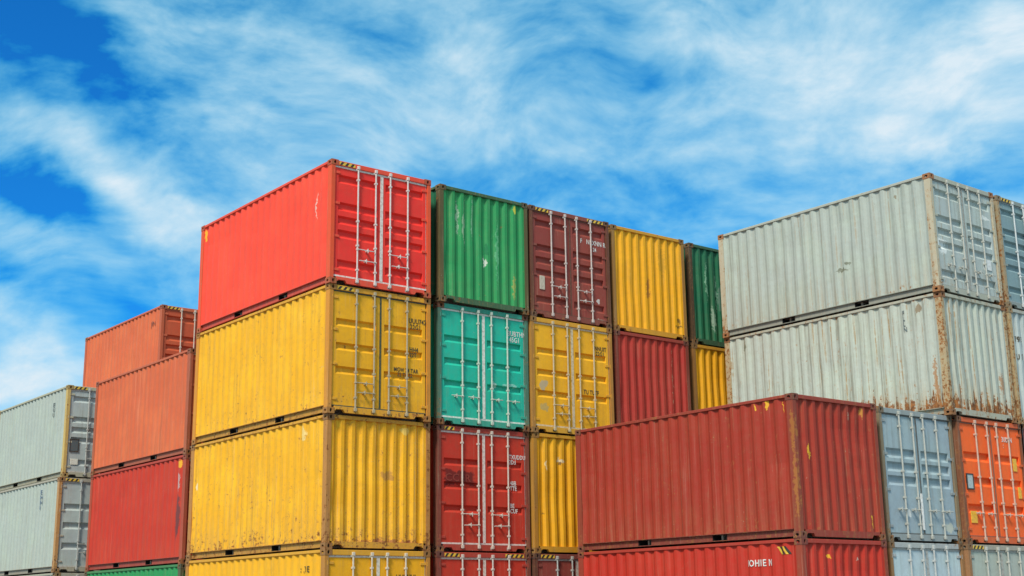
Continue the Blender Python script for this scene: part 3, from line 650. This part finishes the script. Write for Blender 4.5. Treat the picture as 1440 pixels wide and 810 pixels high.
container(N, 'beige container at the foot of the stack at the right edge of the photo', 13.30, -6.68, 1, 0, 'doors', 'beige', .15, .4, .2, .3, post=(.25, .14, .07), group=GB)

# ---------------------------------------------------------------- far left stacks
container(N, 'salmon orange container with its side in view, on top of the dark-scraped red one', .62, 7.66, 3, 0, 'doors', 'salmon', .07, .55, .06, .7, post=(.40, .10, .05), post_rust=.3, group=GC)
container(N, 'red container with a dark scrape on its side, beneath the salmon orange one', .63, 7.66, 2, 0, 'doors', 'brick', .08, .35, .08, .5, wallc='redA', post=(.40, .07, .04), post_rust=.3, group=GC,
          patches=[((-hw, -2.60, 1.10), (.2, .13, .55), (.05, .045, .05), .28), ((-hw, -2.60, 1.95), (.2, .06, .25), (.45, .40, .38), .8), ((-hw, -2.66, 2.38), (.2, .10, .10), YSPOT, .5)])
container(N, 'green container showing only a thin strip of its top, below the dark-scraped red one', .62, 7.66, 1, 0, 'doors', 'green', .1, post=(.1, .1, .05), group=GC)
container(N, 'faded orange container on its own at the top, standing behind the salmon one', 2.62, 14.12, 4, 0, 'doors', 'salmontop', .10, .5, .05, .7, wallc='salmon', post=(.45, .10, .045), post_rust=.35, grooves='five', gasket=(.40, .12, .06), gstyle='thin', rods=(.62, .52, .42), haz='L', group=GC,
          texts=[('[UN', .2, -2.2, 2.05, simple('brown_lettering', (.20, .06, .04), .7), 'side')])
for lv, cn, lb in ((3, 'maroon', 'maroon container directly below the lone faded orange one, hidden by the salmon one'), (2, 'whitecold', 'white container two below the lone faded orange one, hidden by the far left stacks'), (1, 'brick', 'red container at the foot of the stack carrying the lone faded orange one')):
    container(N, lb, 2.70, 14.12, lv, 0, 'doors', cn, .1, post=(.25, .12, .07), group=GC)
t, d = container(N, 'grey-white container with a rusty yellow post and striped header, topmost of the leftmost stack', .12, 14.5, 3, 0, 'doors', 'steelgrey', .13, .45, .22, .4, wallc='white', post=(.55, .38, .12), post_rust=.5, grooves='five', gasket=(.5, .5, .46), haz='L', group=GC,
          texts=[('EU\nUN\nU', .17, -1.85, 2.10, simple('grey_lettering', (.10, .14, .15), .7), 'side')],
          patches=())
plate(d[0], -1.04, -.82, .74, 1.06, (.08, .11, .12), (.2, .22, .22)); plate(d[0], -1.02, -.80, .36, .52, (.70, .70, .60), name='sticker')
container(N, 'pale grey container with blue-grey lettering on its side, second down the leftmost stack', .05, 14.5, 2, 0, 'doors', 'steelgrey', .14, .5, .22, .4, wallc='white', post=(.45, .24, .09), post_rust=.65, grooves='wide', gasket=(.5, .5, .46), haz='L', group=GC,
          texts=[('E\nH\nH\nI', .17, -1.55, 2.22, simple('blue_lettering', (.10, .17, .26), .7), 'side')])
container(N, 'white container on the ground at the foot of the leftmost stack', .10, 14.5, 1, 0, 'doors', 'white', .15, post=(.4, .25, .1), group=GC)

# ---------------------------------------------------------------- ground
gme = bpy.data.meshes.new('yard_ground'); S = 2500
gme.from_pydata([(-S, -S, 0), (S, -S, 0), (S, S, 0), (-S, S, 0)], [], [(0, 1, 2, 3)]); gme.materials.append(None)
gm_m = bpy.data.materials.new('yard_asphalt'); gm_m.use_nodes = True; t_ = NT(gm_m.node_tree); gm_m.node_tree.nodes.clear()
o_ = t_.n('ShaderNodeOutputMaterial'); b_ = t_.n('ShaderNodeBsdfPrincipled'); t_.t.links.new(b_.outputs[0], o_.inputs[0])
oc_ = t_.n('ShaderNodeTexCoord').outputs['Object']
c_ = t_.mix(t_.ss(t_.noise(oc_, .25, 6, .6), .35, .7), (.16, .155, .145), (.24, .23, .21))
c_ = t_.mix(t_.m('MULTIPLY', t_.noise(oc_, 40, 3, .7), .4), c_, (.09, .085, .08))
t_.put(b_.inputs['Base Color'], c_); b_.inputs['Roughness'].default_value = .85
gr = link('ground', gme, gm_m); gr.location.z = -.001; gr['kind'] = 'structure'
